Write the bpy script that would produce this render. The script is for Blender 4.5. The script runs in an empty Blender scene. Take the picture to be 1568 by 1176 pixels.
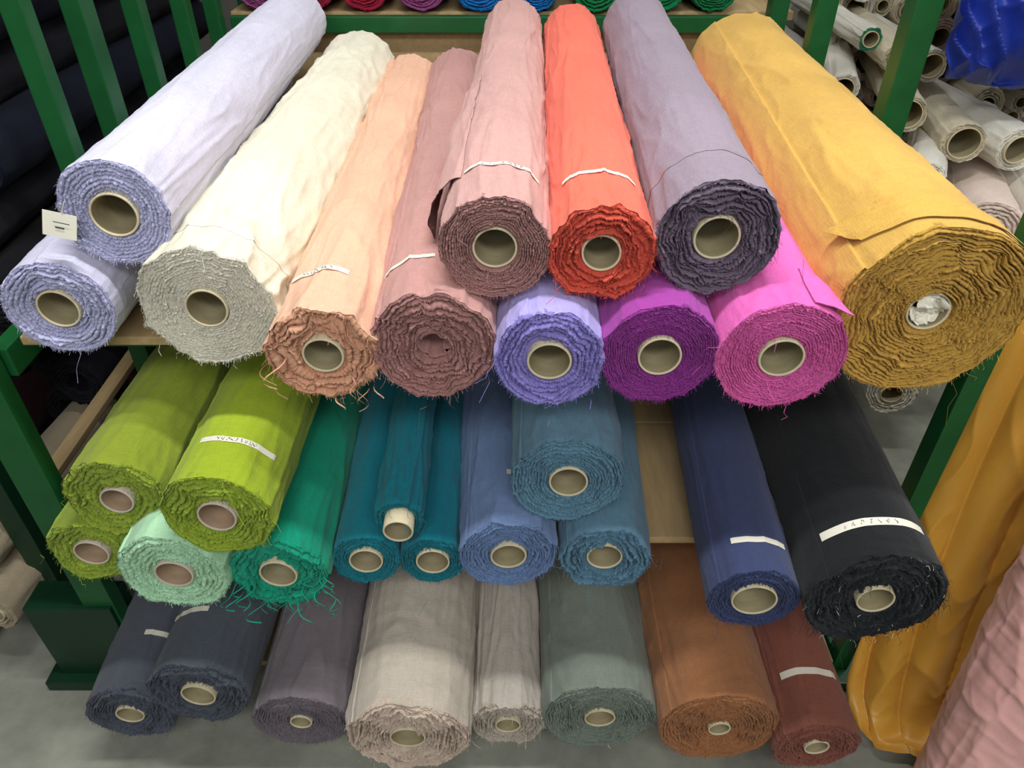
import bpy, bmesh, math, numpy as np
from mathutils import Vector, Matrix, Euler
rng=np.random.RandomState(11)
LAT=rng.rand(32,32,32)*2-1
def vn(x,y,z):
    x,y,z=np.broadcast_arrays(np.asarray(x,float),np.asarray(y,float),np.asarray(z,float))
    xi=np.floor(x).astype(int); yi=np.floor(y).astype(int); zi=np.floor(z).astype(int)
    fx=x-xi; fy=y-yi; fz=z-zi
    fx=fx*fx*(3-2*fx); fy=fy*fy*(3-2*fy); fz=fz*fz*(3-2*fz)
    def L(a,b,c): return LAT[(xi+a)%32,(yi+b)%32,(zi+c)%32]
    c00=L(0,0,0)*(1-fx)+L(1,0,0)*fx; c10=L(0,1,0)*(1-fx)+L(1,1,0)*fx
    c01=L(0,0,1)*(1-fx)+L(1,0,1)*fx; c11=L(0,1,1)*(1-fx)+L(1,1,1)*fx
    return (c00*(1-fy)+c10*fy)*(1-fz)+(c01*(1-fy)+c11*fy)*fz
def lin(c):
    return tuple(((v/255)/12.92 if v/255<=.04045 else ((v/255+.055)/1.055)**2.4) for v in c)+(1,)

# ------------------------------------------------------------------ materials
def nodes(name):
    m=bpy.data.materials.new(name); m.use_nodes=True
    nt=m.node_tree; b=nt.nodes['Principled BSDF']
    return m,nt,b
def mapping(nt,scale=(1,1,1)):
    tc=nt.nodes.new('ShaderNodeTexCoord'); mp=nt.nodes.new('ShaderNodeMapping')
    mp.inputs['Scale'].default_value=scale
    nt.links.new(tc.outputs['Object'],mp.inputs['Vector']); return mp
def noise(nt,mp,scale,detail=3,rough=.5):
    n=nt.nodes.new('ShaderNodeTexNoise'); n.inputs['Scale'].default_value=scale
    n.inputs['Detail'].default_value=detail; n.inputs['Roughness'].default_value=rough
    nt.links.new(mp.outputs[0],n.inputs['Vector']); return n
def math_(nt,op,a,b=None,c=None):
    m=nt.nodes.new('ShaderNodeMath'); m.operation=op
    for i,v in enumerate((a,b,c)):
        if v is None: continue
        if isinstance(v,(int,float)): m.inputs[i].default_value=v
        else: nt.links.new(v,m.inputs[i])
    return m.outputs[0]
def fabric(name,c,rough=.95,sheen=.25,fuzz=1.0,var=.10,edge=False,spec=.12,b2s=.35):
    m,nt,b=nodes(name); c=lin(c)
    mp=mapping(nt); n=noise(nt,mp,6,3)
    if edge:
        w=noise(nt,mp,380,4,.75).outputs['Fac']
    else:
        ma=mapping(nt,(1,.10,1)); mb_=mapping(nt,(.10,1,.10))
        wa=noise(nt,ma,560,2,.6).outputs['Fac']; wb=noise(nt,mb_,560,2,.6).outputs['Fac']
        w=math_(nt,'MULTIPLY',math_(nt,'ADD',wa,wb),.5)
    f=math_(nt,'MULTIPLY_ADD',w,.65,math_(nt,'MULTIPLY',n.outputs['Fac'],.35))
    rp=nt.nodes.new('ShaderNodeValToRGB')
    rp.color_ramp.elements[0].position=.36; rp.color_ramp.elements[1].position=.64
    rp.color_ramp.elements[0].color=tuple(v*(1-var*1.6) for v in c[:3])+(1,)
    rp.color_ramp.elements[1].color=tuple(min(1,v*(1+var)) for v in c[:3])+(1,)
    nt.links.new(f,rp.inputs['Fac'])
    nt.links.new(rp.outputs['Color'],b.inputs['Base Color'])
    b.inputs['Roughness'].default_value=rough
    b.inputs['Sheen Weight'].default_value=sheen
    b.inputs['Sheen Roughness'].default_value=.6
    b.inputs['Sheen Tint'].default_value=tuple(.4+.6*v for v in c[:3])+(1,)
    b.inputs['Specular IOR Level'].default_value=spec
    n3=noise(nt,mp,45,4,.6)
    b1=nt.nodes.new('ShaderNodeBump'); b1.inputs['Strength'].default_value=.9*fuzz; b1.inputs['Distance'].default_value=.0015
    b2=nt.nodes.new('ShaderNodeBump'); b2.inputs['Strength'].default_value=b2s; b2.inputs['Distance'].default_value=.003
    nt.links.new(n3.outputs['Fac'],b2.inputs['Height']); nt.links.new(w,b1.inputs['Height'])
    nt.links.new(b2.outputs[0],b1.inputs['Normal']); nt.links.new(b1.outputs[0],b.inputs['Normal'])
    return m
def simple(name,c,rough=.6,metal=0,var=.12,scale=12,bump=.1,bs=120,stretch=(1,1,1),spec=.4):
    m,nt,b=nodes(name); c=lin(c); mp=mapping(nt,stretch); n=noise(nt,mp,scale,5,.6)
    rp=nt.nodes.new('ShaderNodeValToRGB')
    rp.color_ramp.elements[0].position=.3; rp.color_ramp.elements[1].position=.7
    rp.color_ramp.elements[0].color=tuple(v*(1-var) for v in c[:3])+(1,)
    rp.color_ramp.elements[1].color=tuple(min(1,v*(1+var)) for v in c[:3])+(1,)
    nt.links.new(n.outputs['Fac'],rp.inputs['Fac']); nt.links.new(rp.outputs['Color'],b.inputs['Base Color'])
    b.inputs['Roughness'].default_value=rough; b.inputs['Metallic'].default_value=metal
    b.inputs['Specular IOR Level'].default_value=spec
    if bump:
        n2=noise(nt,mp,bs,3,.6); bp=nt.nodes.new('ShaderNodeBump'); bp.inputs['Strength'].default_value=bump; bp.inputs['Distance'].default_value=.002
        nt.links.new(n2.outputs['Fac'],bp.inputs['Height']); nt.links.new(bp.outputs[0],b.inputs['Normal'])
    return m
M_card=simple('cardboard_tube',(206,194,162),.8,0,.10,40,.15,300)
M_cardg=simple('cardboard_tube_grey',(200,186,172),.8,0,.10,40,.15,300)
M_cardin=simple('cardboard_tube_inside_shaded',(160,148,116),.85,0,.12,30,.15,300,(1,3,1))  # colour darkened to stand in for the shade inside the hollow tube
M_cardin2=simple('cardboard_tube_inside_brown_shaded',(172,146,120),.85,0,.12,30,.15,300,(1,3,1))  # same hollow shade put into the colour, for the grey tubes
M_paper=simple('paper_label',(228,224,208),.6,0,.03,30,.05,200)
M_ink=simple('ink_writing',(60,60,70),.6,0,.02,30,0)
M_green=simple('green_painted_steel',(22,84,42),.38,0,.16,14,.06,60)
M_dgreen=simple('dark_green_painted_steel',(12,48,29),.4,0,.16,14,.06,60)
M_wood=simple('shelf_plywood',(172,146,106),.7,0,.16,7,.15,60,(8,1,8))
M_floor=simple('concrete_floor',(134,135,124),.75,0,.38,4.5,.35,70)

# ------------------------------------------------------------------ mesh builder
class MB:
    def __init__(s): s.v=[];s.q=[];s.m=[];s.n=0
    def grid(s,P,mat=0,wrapi=False,flip=False):
        ni,nj=P.shape[:2]; idx=np.arange(ni*nj).reshape(ni,nj)+s.n
        s.v.append(P.reshape(-1,3)); s.n+=ni*nj
        a=idx[:-1,:-1];b=idx[1:,:-1];c=idx[1:,1:];d=idx[:-1,1:]
        q=np.stack([a,b,c,d],-1).reshape(-1,4)
        if flip: q=q[:,::-1]
        s.q.append(q); s.m.append(np.full(len(q),mat))
    def ribbons(s,P,W,mat=0):
        n,k=P.shape[:2]
        V=np.stack([P-W,P+W],2)
        idx=np.arange(n*k*2).reshape(n,k,2)+s.n
        s.v.append(V.reshape(-1,3)); s.n+=n*k*2
        q=np.stack([idx[:,:-1,0],idx[:,1:,0],idx[:,1:,1],idx[:,:-1,1]],-1).reshape(-1,4)
        s.q.append(q); s.m.append(np.full(len(q),mat))
    def obj(s,name,mats,loc=(0,0,0),rotz=0,parent=None):
        V=np.vstack(s.v).astype(np.float32); Q=np.vstack(s.q).astype(np.int32); Mx=np.concatenate(s.m).astype(np.int32)
        me=bpy.data.meshes.new(name)
        me.vertices.add(len(V)); me.vertices.foreach_set('co',V.ravel())
        me.loops.add(len(Q)*4); me.loops.foreach_set('vertex_index',Q.ravel())
        me.polygons.add(len(Q)); me.polygons.foreach_set('loop_start',np.arange(len(Q),dtype=np.int32)*4)
        for m in mats: me.materials.append(m)
        me.polygons.foreach_set('material_index',Mx)
        me.polygons.foreach_set('use_smooth',np.ones(len(Q),dtype=bool))
        me.update(calc_edges=True); me.validate()
        o=bpy.data.objects.new(name,me); bpy.context.collection.objects.link(o)
        o.location=loc; o.rotation_euler=(0,0,rotz)
        if parent: o.parent=parent
        return o
TAU=2*math.pi
def build_roll(mb,r,L,T=None,seed=0,nth=190,ny=135,turns=9,tube=.031,tprot=.004,crump=.002,offs=.004,gap=.8,rag=.003,
               wr=1.0,sq=(0.0,0.0),core=(0,0),step=.0018,th0=-1.0,thk=0.3,threads=120,thl=.010,labels=(),mats=(0,1,2,3,4,6),rings=0,hole=True,spt=230,tapes=(),
               flaps=(),big=0,fuzz=500,deep=.010,paper=False,fray=1.0,lint=0):
    """Roll lying along +Y, cut face at y=0. mats: body, edge, tube, label, ink, tube inside"""
    R_=np.random.RandomState(seed+100); sd=seed*3.77
    first=len(mb.v); min_=mats[5] if len(mats)>5 else mats[2]
    e2=.012+.014*R_.rand(); a2=R_.rand()*TAU
    def shape(th): return 1+e2*np.cos(2*(th-a2))+sq[0]*np.cos(2*th)+sq[1]*np.cos(3*th+sd)
    def rad(th,y,fine=1.0):
        ph=(th-th0-thk*y)%TAU
        th=ph+th0+thk*y
        s,c=np.sin(th),np.cos(th)
        R=r*shape(th)
        R=R+(.5+.5*wr)*r*.028*vn(s*1.1+sd,c*1.1+3,y*2.4+sd)
        d=vn(s*1.6+sd,c*1.6+7,y*4+sd+1.2*ph/TAU)
        w=vn(s*1.9+sd+d*.8,c*1.9+11,y*5+d*1.5)
        R=R+wr*.0034*(1-np.abs(w))**4
        w2=vn(s*3.6+sd-d,c*3.6+17+d,y*7.0+d)
        R=R+wr*.0019*(1-np.abs(w2))**5
        w3=vn(s*3.0+sd+y*6,c*3.0+5-y*4,y*24+1.6*d)
        R=R+wr*.0012*(1-np.abs(w3))**5
        R=R+wr*.0010*vn(s*6+sd,c*6,y*11+2*d)
        R=R+(.0004+rings)*vn(s*.9+sd,c*.9,y*70+d*2)
        return R+step*(ph/TAU-.5)
    ys=np.concatenate([np.linspace(0,.06,16)[:-1],np.linspace(.06,L,ny-15)])
    thr=np.linspace(0,TAU,nth+1)
    TH=thr[:,None]+th0+thk*ys[None,:]+1e-6; Y=np.broadcast_to(ys[None,:],TH.shape)
    THc=TH.copy(); THc[-1]-=2e-6
    RR=rad(THc,Y)
    def y0(th): return rag*(1.1*vn(np.sin(th)*1.8+sd,np.cos(th)*1.8,sd)+.45*vn(np.sin(th)*6+sd,np.cos(th)*6,sd+5)+.22*vn(np.sin(th)*19+sd,np.cos(th)*19,sd+5))
    yy=Y+y0(THc)*np.exp(-Y/.03)
    yy=yy+.3*rag*vn(np.sin(THc)*2+9,np.cos(THc)*2,Y*20)*np.exp(-Y/.1)
    flare=rag*.35*vn(np.sin(THc)*5+sd,np.cos(THc)*5,3)*np.exp(-Y/.008)
    RR=RR-(.0012)*np.exp(-Y/.004)+flare
    P=np.stack([RR*np.sin(THc),yy,RR*np.cos(THc)],-1)
    P=np.concatenate([P,P[:1]],0)
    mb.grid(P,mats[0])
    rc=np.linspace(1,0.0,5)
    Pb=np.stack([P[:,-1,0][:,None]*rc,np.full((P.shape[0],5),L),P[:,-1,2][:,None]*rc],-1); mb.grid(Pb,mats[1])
    # --- coil of layers on the cut face
    N=turns; tb=tube+.0006
    def warp(q,th,yv):
        Ro=rad(th,0*th)-.0010
        rho=tb+(Ro-tb)*q
        x=rho*np.sin(th); z=rho*np.cos(th)
        win=np.clip(np.minimum(q*3.0,(1-q)*3.5),0,1)
        k=34
        dx=crump*(1.25*vn(x*k+sd,z*k,sd)+.5*vn(x*k*2.4+sd,z*k*2.4,sd+4)); dz=crump*(1.25*vn(x*k+sd,z*k,sd+9)+.5*vn(x*k*2.4,z*k*2.4+sd,sd+14))
        x=x+dx*win+core[0]*(1-q); z=z+dz*win+core[1]*(1-q)
        return np.stack([x,yv,z],-1)
    nt=int(spt*(N-1)); s=np.linspace(0,N-1,nt)
    thS=th0+TAU*s
    pit=1.0/N
    g=np.clip(gap+.20*vn(s*1.3+sd,sd,3)+.22*vn(np.sin(thS)*2,np.cos(thS)*2,s*.5+sd)+.15*vn(np.sin(thS)*7,np.cos(thS)*7,s*1.1+sd),.3,1.05)
    q0=(s+.5)/N+.22*pit*vn(np.sin(thS)*4+sd,np.cos(thS)*4,s*1.7)
    yb=offs*(1.1*vn(np.sin(thS)*1.3+sd,np.cos(thS)*1.3,s*1.1+sd)+.45*vn(np.sin(thS)*4+sd,np.cos(thS)*4,s*1.3)+.3*vn(np.sin(thS)*11+sd,np.cos(thS)*11,s*1.9))
    yf=.0012*fray*R_.randn(nt)
    def strip(q0,g,thS,yb,yf,deep):
        prof=[(-.5,deep),(-.43,.0014),(-.15,-.0006),(.15,-.0006),(.43,.0014),(.5,deep)]
        cols=[]
        for o,dy in prof:
            jit=R_.randn(len(q0))*.09*fray if dy<.005 else 0
            q=np.clip(q0+(o*g+jit)*pit,0,1); cols.append(warp(q,thS,yb+(yf*(.6+.8*R_.rand(len(q0))) if dy<.005 else 0)+dy))
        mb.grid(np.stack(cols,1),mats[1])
    strip(q0,g,thS,yb,yf,deep)
    th1=np.linspace(0,TAU,spt+1)+th0+1e-6; th1[-1]-=2e-6
    f1=.0009*fray*R_.randn(spt+1); f1[-1]=f1[0]
    strip(np.full(spt+1,1-.5*pit*.9),np.full(spt+1,.9),th1,y0(th1),f1,deep)
    tq=np.linspace(0,1,4); TB,QB=np.meshgrid(th1,tq,indexing='ij')
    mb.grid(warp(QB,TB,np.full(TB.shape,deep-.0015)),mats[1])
    cx,cz=core
    tt=np.linspace(0,TAU,65)
    if hole:
        tw=.0032
        wob=1+.014*np.cos(2*tt+sd)
        def G_(prof): return np.stack([np.stack([pr*wob*np.sin(tt)+cx,np.full(65,py),pr*wob*np.cos(tt)+cz],-1) for pr,py in prof],1)
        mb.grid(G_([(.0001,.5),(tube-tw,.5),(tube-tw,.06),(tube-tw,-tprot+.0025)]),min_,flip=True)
        mb.grid(G_([(tube-tw,-tprot+.0025),(tube-tw,-tprot+.001),(tube-tw+.0006,-tprot),(tube-.0006,-tprot),(tube,-tprot+.001),(tube,.03)]),mats[2],flip=True)
    else:
        wob=1+.45*vn(np.sin(tt)*2.3+sd,np.cos(tt)*2.3,sd)
        G=np.stack([np.stack([tb*pr*wob*np.sin(tt)+cx,np.full(65,py),tb*pr*wob*np.cos(tt)+cz],-1) for pr,py in [(1.15,.006),(.98,.001),(.92,.004),(.88,.3),(.001,.3)]],1)
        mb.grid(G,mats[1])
    if paper:
        a,b=np.meshgrid(np.linspace(0,TAU,40),np.linspace(0,1,24),indexing='ij')
        rr=(tube-.004)*(1-b)*(1+.2*vn(np.sin(a)*2,np.cos(a)*2,b*4)); rr=np.minimum(rr,tube-.0045)
        yv=.004+.014*vn(np.sin(a)*2.5*(1-b)+3,np.cos(a)*2.5*(1-b),5)+.014*np.abs(vn(np.sin(a)*5*(1-b)+3,np.cos(a)*5*(1-b),9))
        mb.grid(np.stack([rr*np.sin(a)+cx,yv,rr*np.cos(a)+cz],-1),mats[3])
    def hairs(n,lnmax,wd,pout,straight,mat=None):
        out=R_.rand(n)<pout
        q=np.where(out,1-.4*pit,R_.rand(n)); th=R_.rand(n)*TAU
        P0=warp(q,th,np.where(out,y0(th),0)+.001)
        ln=lnmax*(.3+R_.rand(n)**2*1.3)
        d=np.stack([np.sin(th)*.5*(R_.rand(n)),-.6-.4*R_.rand(n),np.cos(th)*.5*R_.rand(n)],-1)+.5*R_.randn(n,3)
        d/=np.linalg.norm(d,axis=1)[:,None]
        k=5 if not straight else 3; t=np.linspace(0,1,k)
        C=P0[:,None,:]+d[:,None,:]*(ln[:,None]*t)[...,None]
        C[...,2]-=(ln[:,None]*.55*t**2); C+=.12*ln[:,None,None]*R_.randn(n,k,3)*(t>0)[None,:,None]
        wv=R_.randn(n,3); wv/=np.linalg.norm(wv,axis=1)[:,None]
        W=np.zeros_like(C)+wv[:,None,:]*wd
        mb.ribbons(C,W,mats[1] if mat is None else mat)
    if threads: hairs(threads,thl,.0003,.55,False)
    if threads: hairs(10,.035,.00035,.8,False)
    if fuzz and threads: hairs(int(fuzz*1.6),.0044,.00032,.35,True)
    if lint: hairs(lint,.009,.00035,.4,False,mats[3])
    if big:
        n=big; q=.3+.7*R_.rand(n); th=math.pi+(R_.rand(n)-.5)*3.4
        P0=warp(q,th,np.full(n,.002)); ln=.02+.03*R_.rand(n); k=10; t=np.linspace(0,1,k)
        d=np.stack([.5*R_.randn(n),-.5-.3*R_.rand(n),-.2*np.ones(n)],-1)
        C=P0[:,None,:]+d[:,None,:]*(ln[:,None]*np.sin(t*2.2))[...,None]; C[...,2]-=ln[:,None]*.9*t**2; C[...,0]+=ln[:,None]*.25*np.sin(t*6+R_.rand(n,1)*6)
        wv=R_.randn(n,3); wv/=np.linalg.norm(wv,axis=1)[:,None]
        mb.ribbons(C,np.zeros_like(C)+wv[:,None,:]*.0011,mats[1])
    for (ly,lw,a0,a1,wri) in labels:
        a=np.radians(np.linspace(a0,a1,40)); v=np.linspace(-.5,.5,5)
        A,Vv=np.meshgrid(a,v,indexing='ij'); yv=ly+Vv*lw+.15*lw*np.sin(A*2+seed)
        base=np.maximum.reduce([rad(a,ly+o) for o in np.linspace(-.010,.010,9)])
        kk=np.ones(7)/7; bs=np.convolve(np.pad(base,3,'edge'),kk,'valid')
        bs=np.maximum(bs,base)+.0008
        Rl=np.broadcast_to(bs[:,None],A.shape)
        mb.grid(np.stack([Rl*np.sin(A),yv,Rl*np.cos(A)],-1),mats[3],flip=True)
        if wri:
            n=wri; aa=np.radians(np.linspace(a0+(a1-a0)*.25,a0+(a1-a0)*.7,n))
            k=6; t=np.linspace(0,1,k)
            ca=aa[:,None]+(R_.randn(n,k)*.25+(t-.5)[None,:]*.9)*.0045/r
            cy=ly+.15*lw*np.sin(ca*2+seed)+lw*.28*np.sin(t[None,:]*(3+4*R_.rand(n,1))+R_.rand(n,1)*6)
            Rq=np.interp(ca,a,bs)+.0006
            C=np.stack([Rq*np.sin(ca),cy,Rq*np.cos(ca)],-1)
            W=np.zeros_like(C); W[...,1]=.0003; W[...,0]=.0003
            mb.ribbons(C,W,mats[4])
    for (ly,lw,m) in tapes:
        a=np.linspace(-2.2,2.2,140); v=np.linspace(-.5,.5,7)
        A,Vv=np.meshgrid(a,v,indexing='ij'); yv=ly+Vv*lw+.003*np.sin(A*3+seed)
        Rl=rad(A,yv)+.0007
        mb.grid(np.stack([Rl*np.sin(A),yv,Rl*np.cos(A)],-1),m,flip=True)
    for (ca,cb,cc,cd,curl) in flaps:
        nu,nv=44,60
        u,v=np.meshgrid(np.linspace(0,1,nu),np.linspace(0,1,nv),indexing='ij')
        ca,cb,cc,cd=[np.array(k,float) for k in (ca,cb,cc,cd)]
        Q=((1-u)*(1-v))[...,None]*ca+(u*(1-v))[...,None]*cb+(u*v)[...,None]*cc+((1-u)*v)[...,None]*cd
        A=np.radians(Q[...,0]); yv=Q[...,1]+.004*vn(u*3+sd,v*3,2)
        Rl=rad(A,np.maximum(yv,0))+.0016+Q[...,2]+curl*np.maximum(vn(u*2.5+sd,v*2.5,7),0)*np.clip(Q[...,2]*80,0,1)
        mb.grid(np.stack([Rl*np.sin(A),yv,Rl*np.cos(A)],-1),mats[0])
        k=Rl-.0012
        mb.grid(np.stack([k*np.sin(A),yv,k*np.cos(A)],-1),mats[1],flip=True)
    if T is not None:
        M=np.array(T)
        for i in range(first,len(mb.v)): mb.v[i]=mb.v[i]@M[:3,:3].T+M[:3,3]
    return rad

# ------------------------------------------------------------------ main rolls
ROLLS=[
# name,X,Y,Z,r,L,slope,color,edge,opts
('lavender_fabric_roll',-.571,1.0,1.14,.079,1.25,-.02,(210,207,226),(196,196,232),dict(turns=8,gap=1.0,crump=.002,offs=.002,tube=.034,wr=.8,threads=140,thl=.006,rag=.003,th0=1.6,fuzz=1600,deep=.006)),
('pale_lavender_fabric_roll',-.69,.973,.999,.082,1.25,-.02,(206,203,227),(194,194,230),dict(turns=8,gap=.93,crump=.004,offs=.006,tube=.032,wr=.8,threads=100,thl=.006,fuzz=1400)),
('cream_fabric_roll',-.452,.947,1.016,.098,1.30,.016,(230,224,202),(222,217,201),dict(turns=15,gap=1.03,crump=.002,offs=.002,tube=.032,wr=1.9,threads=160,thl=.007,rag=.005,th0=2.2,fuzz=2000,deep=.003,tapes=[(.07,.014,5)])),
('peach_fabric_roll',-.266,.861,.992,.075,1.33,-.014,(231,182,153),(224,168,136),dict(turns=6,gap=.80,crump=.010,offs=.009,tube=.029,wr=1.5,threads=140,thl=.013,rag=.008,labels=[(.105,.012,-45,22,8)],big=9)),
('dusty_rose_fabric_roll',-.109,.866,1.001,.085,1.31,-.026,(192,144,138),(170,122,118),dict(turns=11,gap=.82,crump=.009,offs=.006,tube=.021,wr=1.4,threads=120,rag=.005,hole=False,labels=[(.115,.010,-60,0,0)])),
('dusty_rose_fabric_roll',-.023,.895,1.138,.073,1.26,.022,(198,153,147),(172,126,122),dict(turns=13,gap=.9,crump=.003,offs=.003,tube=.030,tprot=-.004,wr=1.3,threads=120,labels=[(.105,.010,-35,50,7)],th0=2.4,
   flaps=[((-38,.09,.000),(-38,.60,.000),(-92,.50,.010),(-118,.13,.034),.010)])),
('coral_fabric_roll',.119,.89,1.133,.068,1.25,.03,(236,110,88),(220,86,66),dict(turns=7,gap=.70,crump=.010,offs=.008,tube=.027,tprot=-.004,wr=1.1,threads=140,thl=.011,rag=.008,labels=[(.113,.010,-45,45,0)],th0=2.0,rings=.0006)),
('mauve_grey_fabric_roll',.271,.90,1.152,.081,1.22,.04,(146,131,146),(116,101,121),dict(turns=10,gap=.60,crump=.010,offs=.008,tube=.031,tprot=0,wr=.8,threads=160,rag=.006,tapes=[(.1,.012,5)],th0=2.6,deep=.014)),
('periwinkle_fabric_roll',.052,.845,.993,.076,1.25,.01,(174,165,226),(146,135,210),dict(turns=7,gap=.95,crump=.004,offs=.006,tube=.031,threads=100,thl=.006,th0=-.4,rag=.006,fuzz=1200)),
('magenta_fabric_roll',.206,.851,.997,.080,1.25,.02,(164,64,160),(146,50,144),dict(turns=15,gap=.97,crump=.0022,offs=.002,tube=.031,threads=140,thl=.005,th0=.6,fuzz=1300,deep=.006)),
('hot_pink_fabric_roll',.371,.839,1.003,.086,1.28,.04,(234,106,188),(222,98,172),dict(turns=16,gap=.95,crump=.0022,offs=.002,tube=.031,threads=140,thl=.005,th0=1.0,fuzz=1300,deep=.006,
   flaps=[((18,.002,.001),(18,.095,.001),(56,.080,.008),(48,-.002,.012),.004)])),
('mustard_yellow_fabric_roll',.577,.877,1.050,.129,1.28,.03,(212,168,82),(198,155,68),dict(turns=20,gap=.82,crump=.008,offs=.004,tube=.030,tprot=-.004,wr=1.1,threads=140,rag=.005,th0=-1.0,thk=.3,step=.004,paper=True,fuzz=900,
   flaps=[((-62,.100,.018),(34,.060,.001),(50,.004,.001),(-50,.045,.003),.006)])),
# middle shelf
('olive_green_fabric_roll',-.65,.86,.70,.083,1.2,.02,(140,155,46),(150,170,56),dict(turns=7,gap=.84,crump=.009,offs=.006,tube=.028,wr=1.1,threads=160,thl=.008,rag=.007,card=1,fuzz=1400)),
('lime_green_fabric_roll',-.735,.858,.571,.072,1.2,.0,(140,160,52),(150,172,58),dict(turns=6,gap=.87,crump=.008,offs=.006,tube=.030,threads=140,thl=.008,rag=.007,card=1,fuzz=1200)),
('lime_green_fabric_roll',-.46,.80,.727,.085,1.25,.02,(156,177,40),(150,173,50),dict(turns=9,gap=.78,crump=.011,offs=.007,tube=.031,wr=.9,threads=180,thl=.008,rag=.006,labels=[(.085,.012,-25,60,9)],card=1,fuzz=1400)),
('mint_green_fabric_roll',-.565,.799,.588,.088,1.2,.01,(178,222,182),(180,224,186),dict(turns=7,gap=.95,crump=.005,offs=.005,tube=.032,threads=120,thl=.006,rag=.006,card=1,fuzz=1400)),
('emerald_green_fabric_roll',-.395,.808,.577,.078,1.2,.0,(8,148,116),(12,158,126),dict(turns=6,gap=.70,crump=.010,offs=.010,tube=.032,threads=160,thl=.014,rag=.008,big=34)),
('teal_fabric_roll',-.256,.852,.557,.058,1.15,-.02,(8,122,140),(10,122,138),dict(turns=6,gap=.95,crump=.003,offs=.004,tube=.030,threads=90,thl=.005,fuzz=700)),
('teal_fabric_roll',-.189,.86,.655,.038,1.15,-.02,(8,120,138),(10,116,132),dict(turns=3,gap=1.0,crump=.001,offs=.002,tube=.025,tprot=.03,threads=60,thl=.005,wr=1.6,fuzz=300)),
('teal_fabric_roll',-.139,.852,.555,.056,1.15,-.02,(8,114,132),(10,116,132),dict(turns=6,gap=.95,crump=.003,offs=.004,tube=.030,threads=90,thl=.005,fuzz=700)),
('cornflower_blue_fabric_roll',-.006,.843,.581,.082,1.2,-.03,(114,137,180),(108,134,178),dict(turns=10,gap=.9,crump=.004,offs=.005,tube=.031,threads=120,thl=.007,rag=.008,labels=[(.115,.012,0,28,0)],fuzz=1000)),
('steel_blue_fabric_roll',.092,.87,.733,.090,1.15,.01,(98,134,155),(96,137,160),dict(turns=12,gap=.92,crump=.004,offs=.004,tube=.032,threads=140,thl=.006,fuzz=1600,rag=.005)),
('steel_blue_fabric_roll',.160,.84,.576,.076,1.2,.05,(92,129,151),(92,132,157),dict(turns=6,gap=.80,crump=.010,offs=.007,tube=.031,threads=140,thl=.006,tprot=-.002,fuzz=1200,rag=.006)),
('navy_blue_fabric_roll',.398,.759,.572,.073,1.25,.05,(59,68,104),(56,67,106),dict(turns=8,gap=.95,crump=.004,offs=.004,tube=.037,threads=160,thl=.005,labels=[(.066,.012,-30,45,0)],wr=.6,fuzz=1300)),
('black_fabric_roll',.577,.734,.607,.107,1.25,.05,(25,27,30),(29,33,38),dict(turns=12,gap=.7,crump=.010,offs=.008,tube=.030,threads=520,thl=.014,rag=.009,labels=[(.066,.016,-52,40,7)],wr=.6,fuzz=900,lint=70)),
# bottom shelf
('denim_blue_fabric_roll',-.764,.785,.166,.084,1.1,-.03,(82,86,96),(80,85,98),dict(turns=10,gap=.80,crump=.008,offs=.005,tube=.028,threads=160,thl=.010,rag=.007,labels=[(.128,.012,5,55,0)],fuzz=1300)),
('slate_denim_fabric_roll',-.60,.775,.258,.094,1.1,.03,(80,85,95),(77,83,95),dict(turns=9,gap=.64,crump=.012,offs=.007,tube=.033,threads=180,thl=.012,rag=.007,labels=[(.12,.012,-60,0,0)],tprot=.006,fuzz=1300)),
('plum_grey_fabric_roll',-.417,.767,.171,.090,1.1,.0,(118,109,115),(113,104,112),dict(turns=14,gap=.93,crump=.004,offs=.003,tube=.022,threads=140,thl=.005,fuzz=1600)),
('beige_fabric_roll',-.199,.722,.197,.115,1.15,-.01,(194,182,168),(210,190,173),dict(turns=12,gap=.54,crump=.011,offs=.010,tube=.034,threads=120,rag=.007,rings=.0010,wr=1.1,deep=.014)),
('taupe_fabric_roll',-.008,.771,.151,.070,1.1,.0,(182,172,162),(186,174,160),dict(turns=8,gap=.7,crump=.006,offs=.007,tube=.026,threads=120,rag=.010,wr=1.5)),
('sage_green_fabric_roll',.172,.764,.191,.110,1.15,.0,(122,130,119),(119,130,119),dict(turns=16,gap=.88,crump=.006,offs=.004,tube=.030,threads=200,thl=.007,fuzz=1800,rag=.005,lint=14)),
('brown_fabric_roll',.400,.74,.196,.115,1.15,-.02,(160,108,72),(162,108,68),dict(turns=18,gap=.82,crump=.009,offs=.004,tube=.022,threads=140,rings=.0005,fuzz=1300,rag=.004)),
('maroon_fabric_roll',.590,.721,.162,.080,1.1,.0,(132,79,65),(136,80,66),dict(turns=11,gap=.88,crump=.005,offs=.004,tube=.024,threads=140,thl=.006,labels=[(.108,.015,-40,42,0)],fuzz=1100)),
]
for i,(nm,X,Y,Z,r,L,sl,c,e,o) in enumerate(ROLLS):
    card=o.pop('card',0)
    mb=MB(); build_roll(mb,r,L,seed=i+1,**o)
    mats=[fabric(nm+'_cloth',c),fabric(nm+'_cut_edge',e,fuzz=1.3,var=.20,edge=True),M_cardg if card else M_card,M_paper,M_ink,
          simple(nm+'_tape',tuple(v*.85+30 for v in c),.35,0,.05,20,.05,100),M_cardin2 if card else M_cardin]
    mb.obj(nm,mats,(X,Y,Z),-math.atan(sl))

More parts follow.
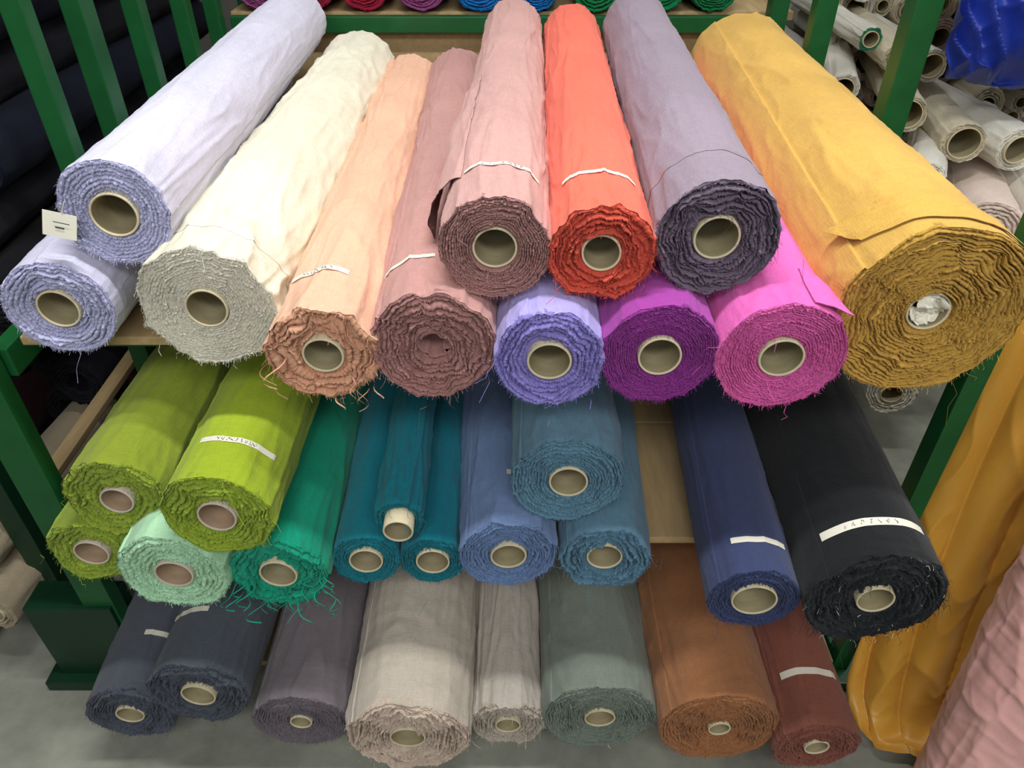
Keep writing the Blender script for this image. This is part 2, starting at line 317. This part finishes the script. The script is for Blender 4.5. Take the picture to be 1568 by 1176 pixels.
# ------------------------------------------------------------------ boxes
def boxes(name,L,mats,bev=.003,parent=None):
    bm=bmesh.new()
    for (c,s,rot,mi) in L:
        r=bmesh.ops.create_cube(bm,size=1.0)
        M=Matrix.Translation(c)@Euler(rot).to_matrix().to_4x4()@Matrix.Diagonal((*s,1))
        bmesh.ops.transform(bm,matrix=M,verts=r['verts'])
        fs=set(f for v in r['verts'] for f in v.link_faces)
        for f in fs: f.material_index=mi
        es=list(set(e for v in r['verts'] for e in v.link_edges))
        if bev: 
            rb=bmesh.ops.bevel(bm,geom=es,offset=min(bev,min(s)*.3),segments=2,affect='EDGES',profile=.7)
            for f in rb['faces']: f.material_index=mi
    me=bpy.data.meshes.new(name); bm.to_mesh(me); bm.free()
    for m in mats: me.materials.append(m)
    o=bpy.data.objects.new(name,me); bpy.context.collection.objects.link(o)
    if parent:o.parent=parent
    return o
B=[]
z0=(0,0,0)
XL,XR=-.845,.755
def box(x0,x1,y0,y1,za,zb,m=0): B.append((((x0+x1)/2,(y0+y1)/2,(za+zb)/2),(x1-x0,y1-y0,zb-za),z0,m))
box(-.905,-.84,.965,1.0,0,.925); box(XR-.018,XR+.018,.965,1.005,0,2.1)
box(-1.03,-.845,.955,1.03,0.02,.27,2); box(-1.06,-.82,.93,1.08,0,.03,2); box(XR-.05,XR+.05,.93,1.08,0,.03)
for (y,w) in ((1.40,.035),(1.60,.055),(1.84,.04),(2.10,.04),(2.32,.04),(2.62,.05)):
    box(XL-.02,XL+.02,y-w/2,y+w/2,0,2.1)
for (y,w) in ((1.52,.05),(2.0,.045),(2.35,.05)):
    box(XR-.02,XR+.03,y-w/2,y+w/2,0,2.1)
for z in (.07,.49,.905):
    for x in (XL,XR): box(x-.016,x+.016,1.005,2.4,z-.06,z-.005)
    box(XL+.02,XR-.02,1.10,1.14,z-.065,z-.018,0)
    box(XL+.03,XR-.03,2.30,2.34,z-.065,z-.018,0)
box(XR-.02,XR+.02,1.01,2.4,1.50,1.55)
box(XL+.02,XR-.02,2.38,2.41,1.080,1.124)
for zt,ya in ((.916,1.02),(.498,.955),(.080,.955)):
    for k in range(4):
        a=ya+k*.34; box(XL+.035,XR-.03,a,a+.336,zt-.018,zt-.001,1)
box(-1.0,-.965,1.12,1.62,.47,.488,1)
box(XL-.03,XR,2.43,2.445,.55,1.07,1)
boxes('green_metal_shelving_rack',B,[M_green,M_wood,M_dgreen])
boxes('neighbouring_rack_post',[((-1.10,1.14,.47),(.05,.045,.94),z0,0),((-1.10,1.14,.015),(.12,.12,.03),z0,0)],[M_dgreen])

# ------------------------------------------------------------------ hanging / leaning cloth
def sheet(rows,nu=60,nv=90):
    rows=np.array(rows,float)
    def up(A,n,ax):
        k=A.shape[ax]; t=np.linspace(0,k-1,n); i=np.clip(np.floor(t).astype(int),0,k-2); f=t-i
        A=np.moveaxis(A,ax,0)
        p0=A[np.clip(i-1,0,k-1)];p1=A[i];p2=A[i+1];p3=A[np.clip(i+2,0,k-1)]
        f=f.reshape((-1,)+(1,)*(A.ndim-1))
        o=.5*((2*p1)+(-p0+p2)*f+(2*p0-5*p1+4*p2-p3)*f**2+(-p0+3*p1-3*p2+p3)*f**3)
        return np.moveaxis(o,0,ax)
    return up(up(rows,nv,0),nu,1)
mat_must=fabric('mustard_drape_cloth',(210,154,58),.38,.1,.2,.04,spec=.5,b2s=.12)
rows=[[(.835,1.06,1.02),(.94,1.0,1.03),(1.15,.98,1.04),(1.4,.98,1.04)],
      [(.815,1.05,.75),(.92,.98,.76),(1.12,.95,.77),(1.38,.97,.78)],
      [(.795,1.04,.50),(.90,.95,.51),(1.09,.92,.52),(1.36,.95,.52)],
      [(.780,1.00,.26),(.87,.91,.27),(1.06,.88,.27),(1.34,.93,.27)],
      [(.750,.93,.09),(.84,.85,.08),(1.02,.84,.07),(1.32,.9,.07)],
      [(.752,.83,.016),(.82,.77,.014),(1.0,.76,.014),(1.3,.84,.014)]]
G=sheet(rows,160,220)
U,V=np.meshgrid(np.linspace(0,1,160),np.linspace(0,1,220))
ph=U*5.6-1.5*V+.30*vn(U*1.5,V*1.6,1)+.4
saw=np.abs(np.sin(ph*math.pi))**.7
fold=.030*saw*(.5+.5*V)+.008*vn(U*5+V*2,V*2.5,2)+.008*(1-np.abs(vn(U*5+V*3,V*5-U*3,5)))**4+.0035*(1-np.abs(vn(U*12+V*7,V*9-U*5,8)))**3
G[...,1]-=fold*np.clip((1-V)*4,0.15,1); G[...,0]-=.5*fold
G[...,2]+=np.clip(V-.82,0,1)*6*.020*(vn(U*10,V*16,3)+.8)
mb=MB(); mb.grid(G,0); mb.obj('hanging_mustard_satin_fabric',[mat_must])
mat_pink=fabric('pink_satin_cloth',(210,159,153),.38,.1,.25,.04,spec=.5,b2s=.2)
mb=MB()
p0=Vector((.875,.60,.012)); p1=Vector((1.02,.86,1.05)); ax=(p1-p0); Ln=ax.length; ax.normalize()
xx=ax.cross(Vector((0,1,0))).normalized(); zz=xx.cross(ax)
T=Matrix((( xx.x,ax.x,zz.x,p0.x),(xx.y,ax.y,zz.y,p0.y),(xx.z,ax.z,zz.z,p0.z),(0,0,0,1)))
build_roll(mb,.125,Ln,T=T,seed=70,wr=1.4,nth=260,ny=260,turns=8,threads=0,th0=2.5,rings=.0013,mats=(0,1,2,3,4))
mb.obj('leaning_dusty_pink_satin_roll',[mat_pink,mat_pink,M_card,M_paper,M_ink])

# ------------------------------------------------------------------ background masses
def mass(name,items,mats):
    mb=MB()
    for k,(p,d,r,L,o) in enumerate(items):
        ax=Vector(d).normalized(); xx=ax.cross(Vector((0,0,1))).normalized(); zz=xx.cross(ax)
        T=Matrix(((xx.x,ax.x,zz.x,p[0]),(xx.y,ax.y,zz.y,p[1]),(xx.z,ax.z,zz.z,p[2]),(0,0,0,1)))
        kw=dict(nth=48,ny=30,turns=4,spt=48,threads=0,wr=1.0); kw.update(o)
        build_roll(mb,r,L,T=T,seed=200+k,**kw)
    return mb.obj(name,mats)
wh=[fabric('white_cotton',(226,222,210)),fabric('ecru_cotton',(214,203,178)),fabric('pale_grey_cotton',(212,209,202)),fabric('blush_cotton',(220,200,188)),M_card,fabric('sea_green_cotton',(60,150,110)),M_cardin]
items=[];RR=np.random.RandomState(5)
z=.06; row=0
while z<1.62:
    x=.93+(row%2)*.05
    while x<2.6:
        r=.028+.032*RR.rand()**1.3
        c=RR.choice([0,0,0,1,1,2,3])
        items.append(((x+r,2.42+.16*RR.rand(),z+.008*RR.randn()),(.10*RR.randn(),1,.03*RR.randn()),r,.9,dict(tube=min(.03,r*.66),mats=(c,c,4,4,4,6),turns=3,offs=.002,crump=.001)))
        x+=2*r+.004
    z+=.088; row+=1
mass('stacked_white_fabric_rolls',items,wh)
items=[]
for (x,y,z,dx,r,c,t) in ((1.03,1.80,.86,.5,.05,0,.02),(1.19,1.72,.76,.35,.08,3,.03),(1.02,1.95,.98,.25,.045,1,.036),(1.15,1.88,.93,.15,.05,1,.04),(1.28,1.86,.92,-.1,.055,0,.036),(1.36,1.75,.80,.2,.07,0,.03),(1.02,1.8,.70,.25,.055,0,.03),(1.15,1.75,.56,.1,.07,2,.03),(.93,1.75,.47,.1,.05,2,.036),(1.05,1.75,.42,.1,.06,1,.036),(.93,1.75,.33,.1,.06,2,.036),(1.1,1.7,.26,.2,.07,0,.03),(.96,1.75,.14,.1,.06,1,.036),(.93,1.9,.60,.1,.045,2,.03),(.97,2.17,1.11,.0,.030,5,.022),(1.03,2.1,1.08,.1,.04,1,.03),(.90,2.1,1.0,.3,.04,0,.03),(.93,2.0,.90,-.1,.04,0,.03),(.93,1.95,.79,.1,.04,1,.03),(1.12,2.1,1.06,.0,.04,0,.032)):
    items.append(((x,y,z),(dx,1,0),r,.7,dict(tube=t,mats=(0 if c==5 else c,c,4,4,4,6),turns=5,nth=72,spt=72,offs=.002)))
mass('loose_pile_of_ecru_fabric_rolls',items,wh)
dk=[fabric('black_wool',(17,17,20),sheen=.05),fabric('charcoal_wool',(27,27,33),sheen=.05),fabric('dark_navy_wool',(18,21,36),sheen=.05),M_card,fabric('ecru_linen',(160,146,122)),fabric('dark_maroon_wool',(42,20,24),sheen=.05),M_cardin]
items=[]
for row,z in enumerate((.34,.46,.58,.70,.82,.94,1.06,1.18,1.3)):
    for k in range(5):
        x=-1.04-.13*k-(row%2)*.05; c=RR.choice([0,1,2,0]) if z>.65 else RR.choice([5,0,1])
        items.append(((x,(1.25 if z>.65 else 1.45)+.2*RR.rand(),z),(.02*RR.randn(),1,0),.062,1.3,dict(mats=(c,c,0,0,0),turns=4,hole=False)))
for (x,y,z,c) in ((-1.19,1.08,.30,4),(-1.17,1.02,.17,4),(-1.30,1.02,.06,4),(-1.32,1.05,.20,5),(-1.1,1.3,.06,5),(-1.34,1.1,.34,5),(-1.1,1.3,.2,5)):
    items.append(((x,y,z),(.1,1,0),.056,1.1,dict(mats=(c,c,3,0,0,6),turns=4,tube=.03)))
mass('stacked_dark_fabric_rolls',items,dk)
bk=[fabric('crimson_cloth',(150,16,50)),fabric('azure_cloth',(0,100,170)),fabric('green_cloth',(0,110,60)),fabric('mauve_cloth',(130,60,110)),M_card]
items=[]
for (x,r,c) in ((-.75,.07,3),(-.60,.07,0),(-.44,.075,0),(-.27,.075,3),(-.10,.08,1),(.07,.07,1),(.25,.085,2),(.43,.085,2),(.6,.07,2)):
    items.append(((x,2.44+.02*RR.rand(),1.125+r),(0,1,0),r,1.1,dict(mats=(c,c,4,0,0),turns=6,tube=.03,nth=96,spt=90)))
mass('back_shelf_fabric_rolls',items,bk)
boxes('back_rack_shelf',[((0,3.02,1.108),(1.7,1.10,.025),z0,1),((-.80,3.0,.545),(.05,.05,1.09),z0,0),((.80,3.0,.545),(.05,.05,1.09),z0,0)],[M_green,M_wood])
rows=[[(1.04,2.35,1.36),(1.3,2.35,1.38),(1.75,2.35,1.38)],
      [(1.03,2.05,1.36),(1.3,2.03,1.39),(1.75,2.03,1.38)],
      [(1.02,1.91,1.27),(1.3,1.88,1.28),(1.75,1.88,1.28)],
      [(1.03,1.89,1.16),(1.3,1.86,1.15),(1.75,1.86,1.14)],
      [(1.06,1.93,1.07),(1.3,1.92,1.04),(1.75,1.92,1.03)],
      [(1.09,2.02,1.08),(1.3,2.02,1.06),(1.75,2.02,1.05)]]
G=sheet(rows,120,120); U,V=np.meshgrid(np.linspace(0,1,120),np.linspace(0,1,120))
f=.035*vn(U*9+V*3,V*4,4)+.035*(1-np.abs(vn(U*11-V*5,V*5+U*4,6)))**3+.010*(1-np.abs(vn(U*20-V*9,V*10+U*8,9)))**3
G[...,1]-=f; G[...,2]+=.5*f
mb=MB(); mb.grid(G,0); mb.obj('royal_blue_satin_fabric',[fabric('royal_blue_satin',(26,52,155),.42,.1,.3,spec=.45,b2s=.15)])
boxes('paper_price_tag',[((-.640,.975,1.135),(.046,.0012,.036),(math.radians(-12),math.radians(14),0),0),((-.628,.978,1.160),(.0012,.0012,.02),(0,.5,0),0),((-.636,.9735,1.139),(.022,.0004,.0010),(math.radians(-12),math.radians(14),0),1),((-.640,.9725,1.132),(.012,.0004,.0022),(math.radians(-12),math.radians(14),0),1)],[M_paper,M_ink],bev=.0001)

# ------------------------------------------------------------------ room
def plane(name,c,s,rot,m):
    me=bpy.data.meshes.new(name); bm=bmesh.new(); bmesh.ops.create_grid(bm,x_segments=2,y_segments=2,size=.5)
    bmesh.ops.transform(bm,matrix=Matrix.Translation(c)@Euler(rot).to_matrix().to_4x4()@Matrix.Diagonal((s[0],s[1],1,1)),verts=bm.verts)
    bm.to_mesh(me); bm.free(); me.materials.append(m); o=bpy.data.objects.new(name,me); bpy.context.collection.objects.link(o); return o
M_wall=simple('wall_paint',(120,118,112),.8,0,.06,3,.1)
M_ceil=simple('ceiling_paint',(190,190,188),.9,0,.05,3,.0)
plane('floor',(0,1,0),(9,10,1),(0,0,0),M_floor)
plane('wall_back',(0,6,1.7),(9,3.4,1),(math.pi/2,0,0),M_wall)
plane('wall_front',(0,-4,1.7),(9,3.4,1),(math.pi/2,0,0),M_ceil)
plane('wall_left',(-4.5,1,1.7),(3.4,10,1),(0,math.pi/2,0),M_wall)
plane('wall_right',(4.5,1,1.7),(3.4,10,1),(0,math.pi/2,0),M_wall)
plane('ceiling',(0,1,3.4),(9,10,1),(0,0,0),M_ceil)

def tube_or_fill_light(x,y,z,sx,sy,e,col=(.985,1,.985),rx=0):
    d=bpy.data.lights.new('fluorescent_or_fill_lamp','AREA'); d.shape='RECTANGLE'; d.size=sx; d.size_y=sy; d.energy=e; d.color=col
    o=bpy.data.objects.new('fluorescent_or_fill_lamp',d); o.location=(x,y,z); o.rotation_euler=(rx,0,0); bpy.context.collection.objects.link(o)
tube_or_fill_light(0,.88,3.1,1.3,.12,45)
tube_or_fill_light(.2,-1.2,3.1,3.0,.5,56,rx=.45)  # added fill, not a real fixture: lifts the front faces of the rolls
tube_or_fill_light(0,-2.8,2.9,3.0,.5,36,rx=.8)  # second added fill, unseen behind the camera
tube_or_fill_light(0,3.2,3.1,3.0,.3,20)
tube_or_fill_light(2.2,1.6,3.1,.3,1.5,32)  # added side light to brighten the white roll pile
w=bpy.data.worlds.new('World'); bpy.context.scene.world=w; w.use_nodes=True
w.node_tree.nodes['Background'].inputs[0].default_value=(1,1,1,1); w.node_tree.nodes['Background'].inputs[1].default_value=.35
cam=bpy.data.cameras.new('Camera'); cam.sensor_width=36; cam.lens=26.25; cam.clip_start=.02
co=bpy.data.objects.new('Camera',cam); co.location=(0,0,1.6); co.rotation_euler=(math.radians(52.5),0,0)
bpy.context.collection.objects.link(co); bpy.context.scene.camera=co
bpy.context.scene.view_settings.view_transform='Standard'
